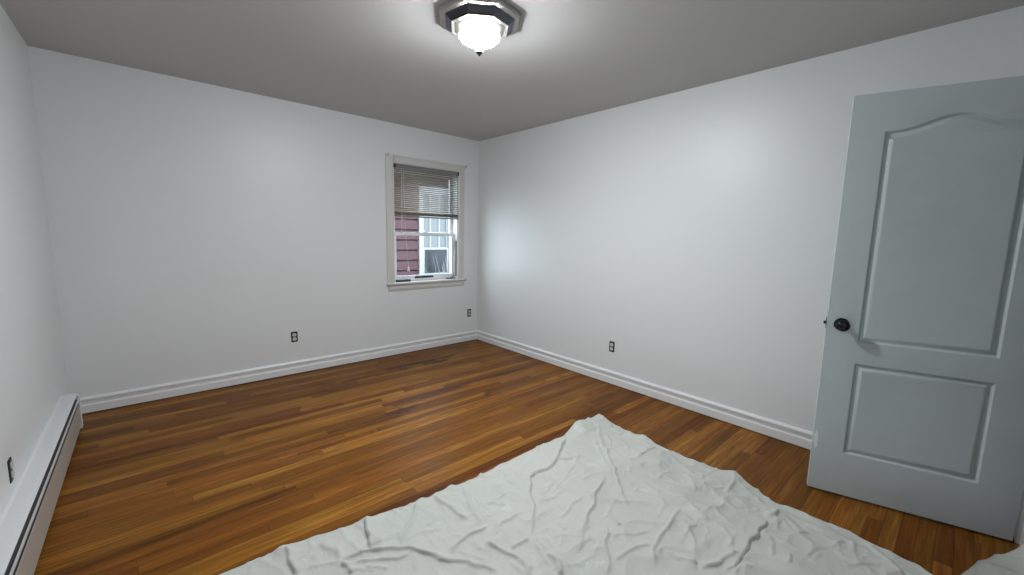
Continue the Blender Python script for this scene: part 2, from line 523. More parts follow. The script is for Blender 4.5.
# sashes
def sash(name, y, z0, z1, st, bot, top):
    x0, x1 = WX0 + .017, WX1 - .017
    b = NB()
    box(b, x0, x0 + st, y - .016, y + .016, z0, z1, .003); box(b, x1 - st, x1, y - .016, y + .016, z0, z1, .003)
    box(b, x0 + st, x1 - st, y - .016, y + .016, z0, z0 + bot, .003); box(b, x0 + st, x1 - st, y - .016, y + .016, z1 - top, z1, .003)
    f = obj(name, wloc(b), m_vinyl, win)
    g = NB(); box(g, x0 + st - .004, x1 - st + .004, y - .003, y + .003, z0 + bot - .004, z1 - top + .004)
    obj('glass', wloc(g), m_glass, f)
    return f
lo = sash('lower_sash', .068, .801, 1.340, .036, .060, .034)
up = sash('upper_sash', .108, 1.302, 2.036, .036, .034, .060)
bm = NB(); box(bm, -.735, -.69, .040, .066, 1.341, 1.353, .003); box(bm, -.728, -.697, .034, .046, 1.349, 1.357, .002)
obj('sash_lock', wloc(bm), m_vinyl, lo)
bm = NB(); extrude_profile(bm, [(0, .8285), (.012, .8285), (.016, .840), (.012, .850), (.006, .843), (0, .8465)], -.852, -.620, lambda s, t, u: (u, .0515 - s, t))
obj('sash_lift', wloc(bm), m_track, lo)

# loose dark bits lying on the stool
def flatbar(name, label, pts, m, cat, r):
    b = NB(); tube(b, pts, r, 8); o = obj(name, b, m, None, True); tag(o, label, cat); return o
bm = NB(); box(bm, -1.098, -.925, .006, .040, .7995, .822, .003)
bmesh.ops.translate(bm, verts=bm.verts, vec=(0, 0, 0))
o = obj('dark_bar', bm, m_track); tag(o, 'short dark bar lying on the window stool at its left end', 'bar')
bm = NB()
tube(bm, [(-.432, .022, .8055), (-.40, .024, .8055), (-.37, .028, .812), (-.348, .03, .828), (-.335, .03, .844)], [.006, .006, .0058, .0055, .005], 8)
tube(bm, [(-.425, .034, .8055), (-.39, .022, .8055), (-.35, .012, .8055), (-.33, .012, .8055)], .0055, 8)
lathe(bm, [(.0, -.006), (.012, -.006), (.012, .006), (0, .006)], 14, (-.438, .026, .8065))
o = obj('dark_hardware', bm, m_black, None, True); tag(o, 'small bent dark hardware piece lying on the window stool at its right end', 'hardware')

# curtain rod brackets on the casing's upper corners
for x, z, lab in ((-1.190, 2.121, 'small grey metal curtain bracket on the left upper corner of the window casing'),
                  (-.211, 2.122, 'small grey metal curtain bracket on the right upper corner of the window casing')):
    t = thing('curtain_bracket', lab, 'bracket', (x, -.0195, z), group='curtain brackets on the window casing')
    b = NB(); box(b, -.011, .011, -.004, 0, -.016, .016, .0015); obj('base_plate', b, m_screw, t)
    b = NB(); tube(b, [(0, -.003, .004), (0, -.022, .004), (0, -.028, .010), (0, -.028, .018)], .0035, 8); obj('hook', b, m_screw, t, True)

# ------------------------------------------------------------------ venetian blind
bl = thing('venetian_blind', 'taupe mini venetian blind pulled half way up in the window', 'blind', ((WX0 + WX1) / 2, -.004, 2.045))
def bloc(bm):
    bmesh.ops.translate(bm, verts=bm.verts, vec=-Vector(((WX0 + WX1) / 2, -.004, 2.045))); return bm
BX0, BX1 = WX0 + .004, WX1 - .004
bm = NB(); box(bm, BX0, BX1, -.019, .010, 2.010, 2.046, .002)
box(bm, BX0, BX1, -.021, -.019, 2.040, 2.047); obj('headrail', bloc(bm), m_rail, bl)
for xa in (BX0 - .001, BX1 - .017):
    bm = NB(); box(bm, xa, xa + .018, -.023, .012, 2.006, 2.0475, .002); obj('end_bracket', bloc(bm), m_black, bl)
bm = NB()
def slat(z, tilt, y=-.004):
    n = 5; w = .0125
    A = []; B = []
    for k in range(n):
        s = -1 + 2 * k / (n - 1)
        c = .0022 * (1 - s * s)
        yy = s * w * math.cos(tilt) - c * math.sin(tilt); zz = s * w * math.sin(tilt) + c * math.cos(tilt)
        A.append((BX0 + .004, y + yy, z + zz)); B.append((BX1 - .004, y + yy, z + zz))
    for dz in (0,):
        va = [bm.verts.new(p) for p in A]; vb = [bm.verts.new(p) for p in B]
        for k in range(n - 1):
            bm.faces.new((va[k], va[k + 1], vb[k + 1], vb[k]))
ZB = 1.545
N_ = 22
for k in range(N_):
    slat(1.995 - k * (1.995 - ZB - .012) / (N_ - 1), math.radians(-SLAT_TILT))
for k in range(11):
    slat(ZB + .002 - k * .0024, 0.0)
so = obj('slats', bloc(bm), m_slat, bl, True)
md = so.modifiers.new('thickness', 'SOLIDIFY'); md.thickness = .0006
bm = NB(); box(bm, BX0 + .004, BX1 - .004, -.017, .009, 1.502, 1.518, .003); obj('bottom_rail', bloc(bm), m_rail, bl)
for x in (BX0 + .10, (BX0 + BX1) / 2, BX1 - .10):
    b = NB(); tube(b, [(x, -.0185, 2.010), (x, -.0185, 1.51)], .0007, 5); tube(b, [(x, .0105, 2.010), (x, .0105, 1.51)], .0007, 5); obj('ladder_cord', bloc(b), m_slat, bl)
b = NB(); tube(b, [(-1.040, -.026, 2.012), (-1.040, -.028, 1.98), (-1.046, -.029, 1.33)], [.003, .0032, .0036], 6)
w_ = obj('tilt_wand', bloc(b), m_wand, bl)
b = NB(); tube(b, [(-1.018, -.023, 2.012), (-1.015, -.030, 1.7), (-1.000, -.032, 1.3), (-.973, -.032, .975)], .0018, 5)
cd = obj('pull_cord', bloc(b), m_cord, bl)
b = NB(); lathe(b, [(0, .060), (.004, .058), (.005, .050), (.011, .012), (.013, .004), (.012, 0), (0, 0)], 12, (-.972, -.032, .918)); obj('tassel', bloc(b), m_vinyl, cd, True)

# ------------------------------------------------------------------ neighbouring house
nb = thing('neighbour_house', 'maroon clapboard house with a white-framed window seen through the window', 'house', (.9, 2.5, -.6))
def nl(bm):
    bmesh.ops.translate(bm, verts=bm.verts, vec=-Vector((.9, 2.5, -.6))); return bm
NX0, NX1, NZ0, NZ1 = .64, 1.178, .575, 2.06
bm = NB()
LAP = .178
def boards(xa, xb, za, zb):
    k0 = math.floor((za - 1.209) / LAP); z = 1.209 + k0 * LAP
    while z < zb:
        a, c = max(z, za), min(z + LAP, zb)
        if c - a > .01:
            extrude_profile(bm, [(2.55, a + .012), (2.462, a + .012), (2.460, a + .016), (2.478, c - .014), (2.545, c - .012), (2.55, c - .012)], xa, xb, lambda s, t, u: (u, s, t))
        z += LAP
boards(-.55, NX0 - .08, -.6, 2.19); boards(NX1 + .085, 4.2, -.6, 2.19)  # left end cut short out of view so open sky lights the room
boards(NX0 - .08, NX1 + .085, -.6, NZ0 - .06); boards(NX0 - .08, NX1 + .085, NZ1 + .1, 2.19)
obj('siding', nl(bm), m_siding, nb)
bm = NB(); box(bm, -.55, 4.2, 2.535, 2.65, -.6, 2.25); obj('wall', nl(bm), m_siding, nb)
bm = NB(); extrude_profile(bm, [(2.18, 2.20), (2.18, 2.36), (2.25, 2.40), (5.2, 4.4), (5.2, 4.2), (2.66, 2.20)], -.75, 4.5, lambda s, t, u: (u, s, t)); obj('roof', nl(bm), simple('brown_shingle', (.014, .012, .011), .9, bump=.5, scale=20), nb)
bm = NB(); box(bm, NX0 - .08, NX0, 2.44, 2.53, NZ0, NZ1 + .1, .004); box(bm, NX1, NX1 + .085, 2.44, 2.53, NZ0, NZ1 + .1, .004)
box(bm, NX0, NX1, 2.44, 2.53, NZ1, NZ1 + .1, .004); box(bm, NX0 - .10, NX1 + .105, 2.41, 2.53, NZ0 - .06, NZ0, .004)
cs = obj('window_frame', nl(bm), m_extwhite, nb)
bm = NB()
def fr(za, zb, y, mun):
    w = .030
    box(bm, NX0 + .002, NX0 + w, y - .015, y + .015, za, zb); box(bm, NX1 - w, NX1 - .002, y - .015, y + .015, za, zb)
    box(bm, NX0 + w, NX1 - w, y - .015, y + .015, za, za + .035); box(bm, NX0 + w, NX1 - w, y - .015, y + .015, zb - .035, zb)
    if mun:
        for x in (NX0 + .17, NX0 + .36): box(bm, x - .013, x + .013, y - .012, y + .012, za + .035, zb - .035)
        for z in (za + .30, za + .58): box(bm, NX0 + w, NX1 - w, y - .0119, y + .0119, z - .012, z + .012)
fr(NZ0 + .001, 1.075, 2.475, False); fr(1.045, NZ1 - .001, 2.508, True)
obj('sashes', nl(bm), m_extwhite, cs)
bm = NB(); box(bm, NX0 + .02, NX1 - .02, 2.480, 2.484, NZ0 + .02, 1.06); obj('lower_pane', nl(bm), m_extglass, cs)
bm = NB(); box(bm, NX0 + .02, NX1 - .02, 2.512, 2.516, 1.06, NZ1 - .02); obj('upper_pane', nl(bm), m_extsky_pane, cs)
bm = NB(); box(bm, -6, 7, .15, 9, -.75, -.6); struct('ground', bm, m_ground)
# bare shrub between the houses
random.seed(5)
bm = NB()
for k in range(44):
    a = math.radians(random.uniform(-17, 11)); ln = random.uniform(1.3, 1.72)
    b0 = Vector((1.02 + random.uniform(-.08, .08), 2.05 + random.uniform(-.08, .08), -.62))
    pts = []; d = Vector((math.sin(a), random.uniform(-.12, .12), math.cos(a)))
    for j in range(7):
        s = j / 6
        pts.append(b0 + d * ln * s * (1 if j else 1) + Vector((math.sin(a) * .18 * s * s + random.uniform(-.015, .015) * (j > 0), 0, 0)))
    tube(bm, pts, [.0085 * (1 - .62 * j / 6) for j in range(7)], 5)
    for q in range(2):
        j = random.choice((3, 4)); e = pts[j] + Vector((random.choice((-1, 1)) * random.uniform(.06, .14), random.uniform(-.05, .05), random.uniform(.15, .3)))
        tube(bm, [pts[j], (pts[j] + e) / 2 + Vector((0, 0, .02)), e], [.004, .003, .0016], 4)
sh = obj('bare_shrub', bm, m_twig, None, True); tag(sh, 'bare leafless shrub in front of the white-framed window outside', 'shrub')

# ------------------------------------------------------------------ outlets without cover plates
def outlet(label, loc, rz):
    t = thing('electrical_outlet', label, 'outlet', loc, rz, group='electrical outlets without cover plates')
    b = NB()        # black plate just proud of the wall, painted as the open box's shade, y=0 is the wall, -y the room
    def rrect(w, h, r, n=5):
        pts = []
        for cx, cz, a0 in ((w - r, h - r, 0), (-w + r, h - r, 90), (-w + r, -h + r, 180), (w - r, -h + r, 270)):
            for k in range(n):
                a = math.radians(a0 + 90 * k / (n - 1)); pts.append((cx + r * math.cos(a), cz + r * math.sin(a)))
        return pts
    extrude_profile(b, rrect(.0275, .049, .008), -.0025, .0015, lambda s, u_, v: (s, v, u_))
    obj('box', b, m_dark, t)
    b = NB()
    extrude_profile(b, rrect(.0165, .038, .004), -.0045, -.0026, lambda s, u_, v: (s, v, u_))
    extrude_profile(b, rrect(.006, .047, .002), -.0034, -.0026, lambda s, u_, v: (s, v, u_))
    obj('yoke', b, m_strap, t)
    for sz in (-1, 1):
        b = NB()
        pts = [(.0165 * math.cos(a) * 1.0, max(-.0135, min(.0135, .0175 * math.sin(a)))) for a in [2 * PI * k / 24 for k in range(24)]]
        extrude_profile(b, pts, -.0085, -.0046, lambda s, u_, v: (s, v, u_ + sz * .0195))
        r_ = obj('socket', b, m_recept, t)
        b = NB()
        box(b, -.0075, -.0055, -.0088, -.0086, sz * .0195, sz * .0195 + .008); box(b, .0055, .0075, -.0088, -.0086, sz * .0195, sz * .0195 + .0065)
        lathe(b, [(.0024, -.0088), (.0024, -.0086)], 8, (0, 0, sz * .0195 - .0065), 'y')
        obj('slot', b, m_dark, r_)
    b = NB(); lathe(b, [(0, -.0062), (.003, -.0060), (.0032, -.0046)], 10, (0, 0, 0), 'y'); obj('screw', b, m_screw, t)
    return t
outlet('uncovered outlet in the back wall left of the window', (-2.128, 0, .352), 0)
outlet('uncovered outlet low in the back wall below the window, next to the corner', (-.128, 0, .357), 0)
outlet('uncovered outlet low in the right wall between the corner and the door', (0, -2.024, .346), -PI / 2)
outlet('uncovered outlet in the left wall above the baseboard heater', (lx(-1.591), -1.591, .337), PI / 2 - LSK)

# ------------------------------------------------------------------ baseboard heater
HY0, HY1 = -2.0, 1.80          # in the heater's own frame, whose origin sits on the wall line at y = -2.1
ht = thing('baseboard_heater', 'long white baseboard heater along the foot of the left wall', 'heater', (lx(-2.1), -2.1, 0), -LSK)
def hl(bm): return bm
def hx(s): return s
hood = [(.0008, .01), (.0008, .246), (.004, .2425), (.012, .2385), (.050, .2365), (.064, .2345), (.0695, .231), (.0695, .2275), (.064, .2275), (.052, .231), (.012, .2335), (.004, .230), (.004, .01)]
b = NB(); extrude_profile(b, hood, HY0, HY1, lambda s, t, u: (hx(s), u, t)); obj('back_panel', hl(b), m_heater, ht)
b = NB(); extrude_profile(b, [(.0745, .2105), (.0765, .2115), (.0775, .210), (.0775, .1935), (.0765, .192), (.0745, .1935)], HY0, HY1, lambda s, t, u: (hx(s), u, t)); obj('damper', hl(b), m_heater, ht)
fp = [(.0750, .1715), (.0760, .1725), (.0772, .1725), (.0780, .171), (.0780, .030), (.076, .022), (.064, .018), (.064, .021), (.074, .025), (.0755, .031), (.0755, .172)]
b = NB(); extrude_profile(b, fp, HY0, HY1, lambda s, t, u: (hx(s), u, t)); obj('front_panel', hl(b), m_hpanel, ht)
b = NB()
tube(b, [(hx(.036), HY0 + .02, .10), (hx(.036), HY1 - .02, .10)], .011, 8); box(b, hx(.0045), hx(.0715), HY0 + .01, HY1 - .01, .065, .204)  # solid dark box fills the casing so the slots read as shade
obj('fin_shade_fill', hl(b), m_slot_shade, ht)
for ya, yb in ((HY1 - .001, HY1 + .022), (HY0 - .022, HY0 + .001)):
    b = NB(); cp = [(.0008, .0), (.0008, .238), (.010, .2405), (.052, .2395), (.068, .237), (.081, .222), (.082, .012), (.079, .0)]
    extrude_profile(b, cp, ya, yb, lambda s, t, u: (hx(s), u, t)); obj('end_cap', hl(b), m_heater, ht)

# ------------------------------------------------------------------ door leaf
DW, DH, DT = .760, 2.030, .035
TH = -1.27811
dr = thing('door_1', 'open white two-panel door with arched upper panel and dark knob', 'door', (-.51561, -3.65968, .012), TH, kind='structure')
# local x from latch edge to hinge edge, local y: seen face at y=0, back at y=+DT
def panel_outline(x0, x1, z0, z1, arch):
    """counter-clockwise outline: bottom, right, top (arched), left"""
    pts = [(x0, z0), (x1, z0), (x1, z1)]
    n = 28 if arch else 1
    for k in range(1, n):
        x = x1 + (x0 - x1) * k / n
        c = (x0 + x1) / 2; h = .212
        z = z1 + (arch * math.cos(PI * (x - c) / (2 * h)) ** 2 if abs(x - c) < h else 0)
        pts.append((x, z))
    pts.append((x0, z1))
    return pts
def inset(pts, d):
    n = len(pts); out = []
    for i in range(n):
        a, p, c = Vector(pts[i - 1]), Vector(pts[i]), Vector(pts[(i + 1) % n])
        d1 = (p - a).normalized(); d2 = (c - p).normalized()
        n1 = Vector((-d1.y, d1.x)); n2 = Vector((-d2.y, d2.x))
        m = (n1 + n2); m.normalize()
        out.append(p + m * d / max(.35, m.dot(n1)))
    return out
PROF = [(0, 0), (.003, .0012), (.008, .0100), (.012, .0128), (.016, .0126), (.024, .0078), (.031, .0036), (.036, .0024), (.040, .0030)]
bm = NB()
def face_side(flip):
    Y = (lambda d: DT - d) if flip else (lambda d: d)
    P1 = panel_outline(.130, .628, .228, .716, 0); P2 = panel_outline(.130, .626, .823, 1.853, .054)
    V = lambda x, z: bm.verts.new((x, Y(0), z))
    o1 = [V(*p) for p in P1]; o2 = [V(*p) for p in P2]
    for P, o in ((P1, o1), (P2, o2)):
        prev = o
        for d, dep in PROF[1:]:
            q = [bm.verts.new((x, Y(dep), z)) for x, z in inset(P, d)]
            for i in range(len(q)):
                j = (i + 1) % len(q); bm.faces.new((prev[i], prev[j], q[j], q[i]))
            prev = q
        bm.faces.new(prev)
    c00, c10, c11, c01 = V(0, 0), V(DW, 0), V(DW, DH), V(0, DH)
    bm.faces.new((c00, c10, o1[1], o1[0]))
    bm.faces.new((c00, o1[0], o1[3], o2[0], o2[-1], c01))
    bm.faces.new((c10, c11, o2[2], o2[1], o1[2], o1[1]))
    bm.faces.new((o1[3], o1[2], o2[1], o2[0]))
    tops = o2[2:]                       # from right shoulder over the arch to left shoulder
    tv = [c11] + [V(v.co.x, DH) for v in tops[1:-1]] + [c01]
    for i in range(len(tops) - 1):
        bm.faces.new((tops[i], tv[i], tv[i + 1], tops[i + 1]))
    return c00, c10, tv
a = face_side(False); b2 = face_side(True)
for (p, q, r, s) in ((a[0], a[1], b2[1], b2[0]), (a[0], b2[0], b2[2][-1], a[2][-1]), (a[1], a[2][0], b2[2][0], b2[1])):
    bm.faces.new((p, q, r, s))
bm.faces.new(a[2] + b2[2][::-1])
leaf = smooth_angle(obj('door_leaf', bm, m_door, dr), 30)
def knob(sign):
    b = NB(); y0 = 0 if sign < 0 else DT
    prof = [(.0325, 0), (.0325, .003), (.030, .006), (.018, .009), (.0125, .012), (.0115, .026), (.014, .031), (.022, .036), (.0275, .043), (.0285, .050), (.026, .057), (.019, .062), (.010, .0645), (0, .065)]
    lathe(b, [(r, sign * h) for r, h in prof], 32, (.060, y0 + sign * .0003, .908), 'y')
    k = obj('knob', b, m_knob, dr, True)
    b = NB(); lathe(b, [(.005, sign * .0652), (.0045, sign * .0672), (0, sign * .0674)], 14, (.060, y0, .908), 'y', cap=True)
    obj('key_button', b, m_black, k, True)
knob(-1); knob(1)
b = NB(); box(b, -.0022, -.0002, .006, .029, .880, .936, .0008); lp = obj('latch_plate', b, m_black, dr)
b = NB(); extrude_profile(b, [(-.0022, .011), (-.013, .013), (-.013, .016), (-.0022, .024)], .9, .916, lambda s, t, u: (s, t, u)); obj('latch_bolt', b, m_black, lp)
b = NB()
extrude_profile(b, [(.004, .266), (.009, .235), (.016, .222), (.021, .240), (.022, .285), (.018, .316), (.010, .322), (.005, .300)], -.0014, -.0001, lambda s, t, u: (s, u, t))
bmesh.ops.bevel(b, geom=[e for e in b.edges if all(v.co.y < -.001 for v in e.verts)], offset=.001, segments=1, affect='EDGES')
pp = obj('paint_drip', b, m_trim, dr); pp['label'] = 'pale dried paint drip low on the latch side'
for z in (.20, 1.0, 1.80):
    b = NB(); lathe(b, [(.006, 0), (.006, .09)], 10, (DW + .0065, DT - .004, z)); box(b, DW + .0003, DW + .0022, .006, DT - .004, z, z + .09)
    obj('hinge', b, m_screw, dr)

# ------------------------------------------------------------------ ceiling light
CLX, CLY = -1.747, -2.281
cl = thing('ceiling_light', 'flush ceiling light with octagonal nickel pan and lit glass bowl', 'light', (CLX, CLY, RH))
def octo(b, rings, rot):
    """rings [(circumradius, z)] going down; open chain, capped on top"""
    return lathe(b, rings, 8, (0, 0, 0), 'z', rot)
LR = CL_ROT
b = NB(); octo(b, [(.170, -.0005), (.218, -.0005), (.222, -.003), (.220, -.020), (.215, -.025), (.200, -.027), (.170, -.027)], LR); obj('base_pan', b, m_nickel, cl)
b = NB(); octo(b, [(.174, -.0275), (.190, -.0275), (.184, -.033), (.164, -.050), (.157, -.053)], LR); obj('stepped_pan', b, m_nickel_dark, cl)
b = NB(); octo(b, [(.147, -.0535), (.157, -.0535), (.158, -.056), (.155, -.059), (.150, -.059), (.147, -.057)], LR); obj('rim', b, m_rim, cl)
b = NB(); octo(b, [(.1465, -.0536), (.1465, -.0560), (.118, -.0600), (.09, -.0600)], LR); obj('liner', b, m_tan, cl)
b = NB()
n = 32
prof = [(.094, -.079), (.101, -.081), (.105, -.087), (.104, -.096), (.097, -.107), (.083, -.117), (.062, -.126), (.045, -.132), (.033, -.139), (.027, -.147), (.022, -.155), (.015, -.160), (.010, -.1605)]
rings = []
for r, h in prof:
    rings.append([b.verts.new((r * (1 + .022 * math.cos(16 * 2 * PI * k / 96)) * math.cos(2 * PI * k / 96), r * (1 + .022 * math.cos(16 * 2 * PI * k / 96)) * math.sin(2 * PI * k / 96), h)) for k in range(96)])
for A, B in zip(rings, rings[1:]):
    for k in range(96):
        j = (k + 1) % 96; b.faces.new((A[k], A[j], B[j], B[k]))
b.faces.new(rings[-1]); b.faces.new(rings[0])
obj('glass_bowl', b, m_bowl, cl, True)
b = NB(); lathe(b, [(0, -.0602), (.007, -.0602), (.007, -.0788), (0, -.0788)], 12, cap=False); obj('stem', b, m_nickel_dark, cl)
b = NB(); lathe(b, [(.009, -.1607), (.013, -.163), (.019, -.167), (.020, -.171), (.013, -.176), (.007, -.180), (.008, -.184), (0, -.189)], 20)
obj('finial', b, m_finial, cl, True)
FOLDS=[
([(-2.776,-2.335),(-2.769,-2.392),(-2.766,-2.453),(-2.764,-2.528)],0.022,0.018,'r'),
([(-2.458,-2.387),(-2.484,-2.474),(-2.492,-2.545),(-2.499,-2.592)],0.022,0.012,'S'),
([(-2.188,-2.420),(-2.250,-2.493),(-2.319,-2.561),(-2.397,-2.632)],0.016,0.016,'r'),
([(-2.116,-2.423),(-2.108,-2.518),(-2.098,-2.602),(-2.095,-2.691)],0.018,0.014,'r'),
([(-2.628,-2.570),(-2.580,-2.566),(-2.536,-2.575),(-2.473,-2.629),(-2.383,-2.681),(-2.326,-2.769),(-2.255,-2.853)],0.02,0.016,'r'),
([(-2.597,-2.610),(-2.522,-2.655),(-2.444,-2.699),(-2.383,-2.705)],0.014,0.012,'r'),
([(-2.648,-2.391),(-2.622,-2.488),(-2.597,-2.579)],0.01,0.02,'r'),
([(-2.728,-2.507),(-2.665,-2.547),(-2.610,-2.584)],0.007,0.02,'r'),
([(-2.616,-2.576),(-2.615,-2.615),(-2.615,-2.656)],0.015,0.012,'r'),
([(-2.406,-2.622),(-2.295,-2.622),(-2.201,-2.650)],0.008,0.016,'r'),
([(-2.568,-2.651),(-2.502,-2.717)],0.01,0.012,'r'),
([(-1.096,-2.435),(-1.185,-2.487),(-1.339,-2.587),(-1.407,-2.613),(-1.491,-2.633),(-1.645,-2.639),(-1.728,-2.734),(-1.797,-2.824),(-1.885,-2.907),(-1.943,-2.953)],0.018,0.01,'s'),
([(-0.823,-2.493),(-0.994,-2.641),(-1.114,-2.770),(-1.237,-2.906),(-1.350,-3.018),(-1.415,-3.086),(-1.468,-3.148)],0.015,0.014,'r'),
([(-0.895,-2.510),(-1.043,-2.643),(-1.156,-2.772),(-1.264,-2.896),(-1.372,-3.010)],0.01,0.014,'r'),
([(-1.076,-2.796),(-1.072,-2.903),(-1.069,-2.996),(-1.074,-3.073)],0.01,0.009,'r'),
([(-1.322,-2.902),(-1.465,-2.955),(-1.594,-3.008),(-1.705,-3.060),(-1.822,-3.128)],0.018,0.012,'r'),
([(-1.848,-3.148),(-1.759,-3.103),(-1.685,-3.070)],0.01,0.012,'r'),
([(-1.647,-3.131),(-1.683,-3.172),(-1.769,-3.229),(-1.862,-3.305)],0.015,0.01,'r'),
([(-1.562,-3.079),(-1.587,-3.151),(-1.601,-3.198)],0.014,0.011,'r'),
([(-1.215,-2.635),(-1.351,-2.708),(-1.461,-2.748)],0.008,0.014,'r'),
([(-1.416,-2.610),(-1.338,-2.643),(-1.248,-2.668)],0.012,0.011,'r'),
([(-1.713,-2.420),(-1.737,-2.553),(-1.739,-2.670),(-1.735,-2.726)],0.01,0.01,'r'),
([(-1.941,-2.436),(-2.014,-2.577),(-2.045,-2.677),(-2.058,-2.760)],0.012,0.012,'r'),
([(-2.265,-2.808),(-2.208,-2.771),(-2.140,-2.761),(-2.074,-2.781),(-2.030,-2.777)],0.016,0.013,'r'),
([(-2.154,-2.801),(-2.153,-2.882)],0.01,0.01,'r'),
([(-1.972,-2.638),(-1.909,-2.662),(-1.880,-2.738)],0.008,0.02,'r'),
([(-2.122,-2.842),(-2.100,-2.893),(-2.080,-2.963),(-2.065,-3.004),(-2.074,-3.061),(-2.088,-3.105)],0.018,0.013,'r'),
([(-2.066,-2.852),(-1.982,-2.817),(-1.928,-2.812),(-1.845,-2.824)],0.009,0.016,'r'),
([(-2.059,-2.940),(-2.014,-2.945),(-1.954,-2.959)],0.014,0.012,'r'),
([(-1.963,-3.059),(-1.971,-3.123),(-1.994,-3.196)],0.022,0.015,'r'),
([(-1.937,-2.952),(-1.966,-3.037),(-2.012,-3.137)],0.01,0.014,'r'),
([(-1.901,-2.956),(-1.925,-3.048),(-1.926,-3.130),(-1.936,-3.199)],0.007,0.014,'r'),
([(-1.708,-3.204),(-1.622,-3.235),(-1.520,-3.291)],0.009,0.014,'r'),
([(-1.785,-3.278),(-1.669,-3.307),(-1.585,-3.342)],0.012,0.013,'r'),
([(-1.009,-2.922),(-0.896,-2.914),(-0.798,-2.933)],0.013,0.011,'r'),
([(-1.200,-3.055),(-1.222,-3.135),(-1.221,-3.183)],0.009,0.012,'r'),
([(-1.119,-3.107),(-1.032,-3.090),(-0.973,-3.103)],0.01,0.012,'r'),
([(-1.725,-3.423),(-1.641,-3.370),(-1.542,-3.342),(-1.400,-3.322),(-1.270,-3.311)],0.016,0.012,'r'),
([(-2.107,-2.472),(-2.087,-2.546),(-2.092,-2.631)],0.014,0.012,'r'),
([(-2.338,-2.775),(-2.265,-2.854),(-2.218,-2.927),(-2.170,-3.005)],0.016,0.014,'r'),
([(-1.776,-2.961),(-1.790,-3.033)],0.008,0.01,'r'),
([(-1.754,-2.963),(-1.659,-2.936),(-1.544,-2.934)],0.008,0.011,'r'),
([(-0.943,-2.691),(-0.939,-2.761)],0.009,0.008,'r'),
([(-0.779,-2.498),(-0.755,-2.547),(-0.765,-2.578)],0.014,0.01,'r'),
([(-0.848,-2.386),(-0.821,-2.467),(-0.757,-2.507)],0.016,0.014,'r'),
([(-1.595,-3.403),(-1.579,-3.463)],0.013,0.011,'r'),
([(-1.653,-2.816),(-1.513,-2.772),(-1.425,-2.739)],0.006,0.014,'r'),
([(-1.855,-3.085),(-1.783,-3.032),(-1.762,-2.988)],0.006,0.014,'r'),
([(-1.368,-3.056),(-1.473,-3.058),(-1.637,-3.107)],0.006,0.014,'r'),
([(-1.756,-3.193),(-1.836,-3.208),(-1.905,-3.188)],0.008,0.014,'r'),
([(-0.985,-3.608),(-1.101,-3.610),(-1.207,-3.613),(-1.322,-3.611),(-1.450,-3.607),(-1.522,-3.610)],0.014,0.01,'s'),
([(-0.972,-3.580),(-0.954,-3.609),(-0.881,-3.608)],0.018,0.013,'r'),
([(-1.578,-3.448),(-1.547,-3.517)],0.012,0.01,'r'),
([(-1.234,-3.436),(-1.252,-3.490),(-1.292,-3.538),(-1.369,-3.572)],0.011,0.011,'r'),
([(-1.319,-3.407),(-1.386,-3.400),(-1.455,-3.399)],0.01,0.012,'r'),
([(-1.557,-3.531),(-1.478,-3.569),(-1.345,-3.591)],0.018,0.014,'r'),
([(-1.126,-3.679),(-1.136,-3.748),(-1.130,-3.812)],0.01,0.012,'r'),
([(-0.873,-3.913),(-0.977,-3.920),(-1.025,-3.936)],0.009,0.01,'r'),
([(-0.823,-3.939),(-0.888,-3.999),(-0.939,-4.052),(-0.968,-4.084)],0.013,0.009,'r'),
([(-0.840,-3.505),(-0.876,-3.536),(-0.897,-3.562)],0.01,0.01,'r'),
([(-1.203,-3.276),(-1.211,-3.344),(-1.248,-3.434)],0.013,0.012,'r'),
([(-0.823,-3.617),(-0.813,-3.701),(-0.823,-3.786)],0.008,0.013,'r'),
([(-0.997,-3.846),(-0.896,-3.873)],0.008,0.012,'r'),
([(-1.012,-3.718),(-0.943,-3.751)],0.009,0.01,'r'),
([(-1.268,-3.763),(-1.178,-3.749)],0.01,0.011,'r'),
([(-0.934,-3.392),(-0.762,-3.374),(-0.725,-3.374)],0.01,0.012,'r'),
([(-0.753,-3.364),(-0.809,-3.423),(-0.827,-3.466)],0.008,0.01,'r'),
([(-1.133,-3.651),(-1.185,-3.686),(-1.274,-3.701)],0.008,0.011,'r'),
([(-0.866,-3.793),(-0.873,-3.851),(-0.902,-3.926)],0.007,0.012,'r'),
([(-1.159,-3.799),(-1.057,-3.813),(-0.988,-3.853)],0.007,0.012,'r'),
([(-1.057,-3.287),(-0.965,-3.218),(-0.914,-3.165)],0.008,0.014,'r'),
([(-0.948,-3.307),(-1.030,-3.417),(-1.045,-3.505)],0.008,0.012,'r')]
# ------------------------------------------------------------------ drop cloth
def vnoise(x, y, seed):
    rs = np.random.RandomState(seed); G = rs.rand(64, 64)
    xi = np.floor(x).astype(int); yi = np.floor(y).astype(int)
    fx = x - xi; fy = y - yi
    fx = fx * fx * fx * (fx * (fx * 6 - 15) + 10); fy = fy * fy * fy * (fy * (fy * 6 - 15) + 10)
    g = lambda a, c: G[a % 64, c % 64]
    return (g(xi, yi) * (1 - fx) + g(xi + 1, yi) * fx) * (1 - fy) + (g(xi, yi + 1) * (1 - fx) + g(xi + 1, yi + 1) * fx) * fy
def ridged(x, y, seed):
    n = 1 - np.abs(2 * vnoise(x, y, seed) - 1)
    return n ** 3
TOPX = [-3.36, -2.995, -2.80, -2.75, -2.46, -2.19, -1.806, -1.332, -1.13, -.95, -.83, -.70]
TOPY = [-2.33, -2.325, -2.335, -2.33, -2.395, -2.429, -2.437, -2.425, -2.435, -2.41, -2.405, -2.405]
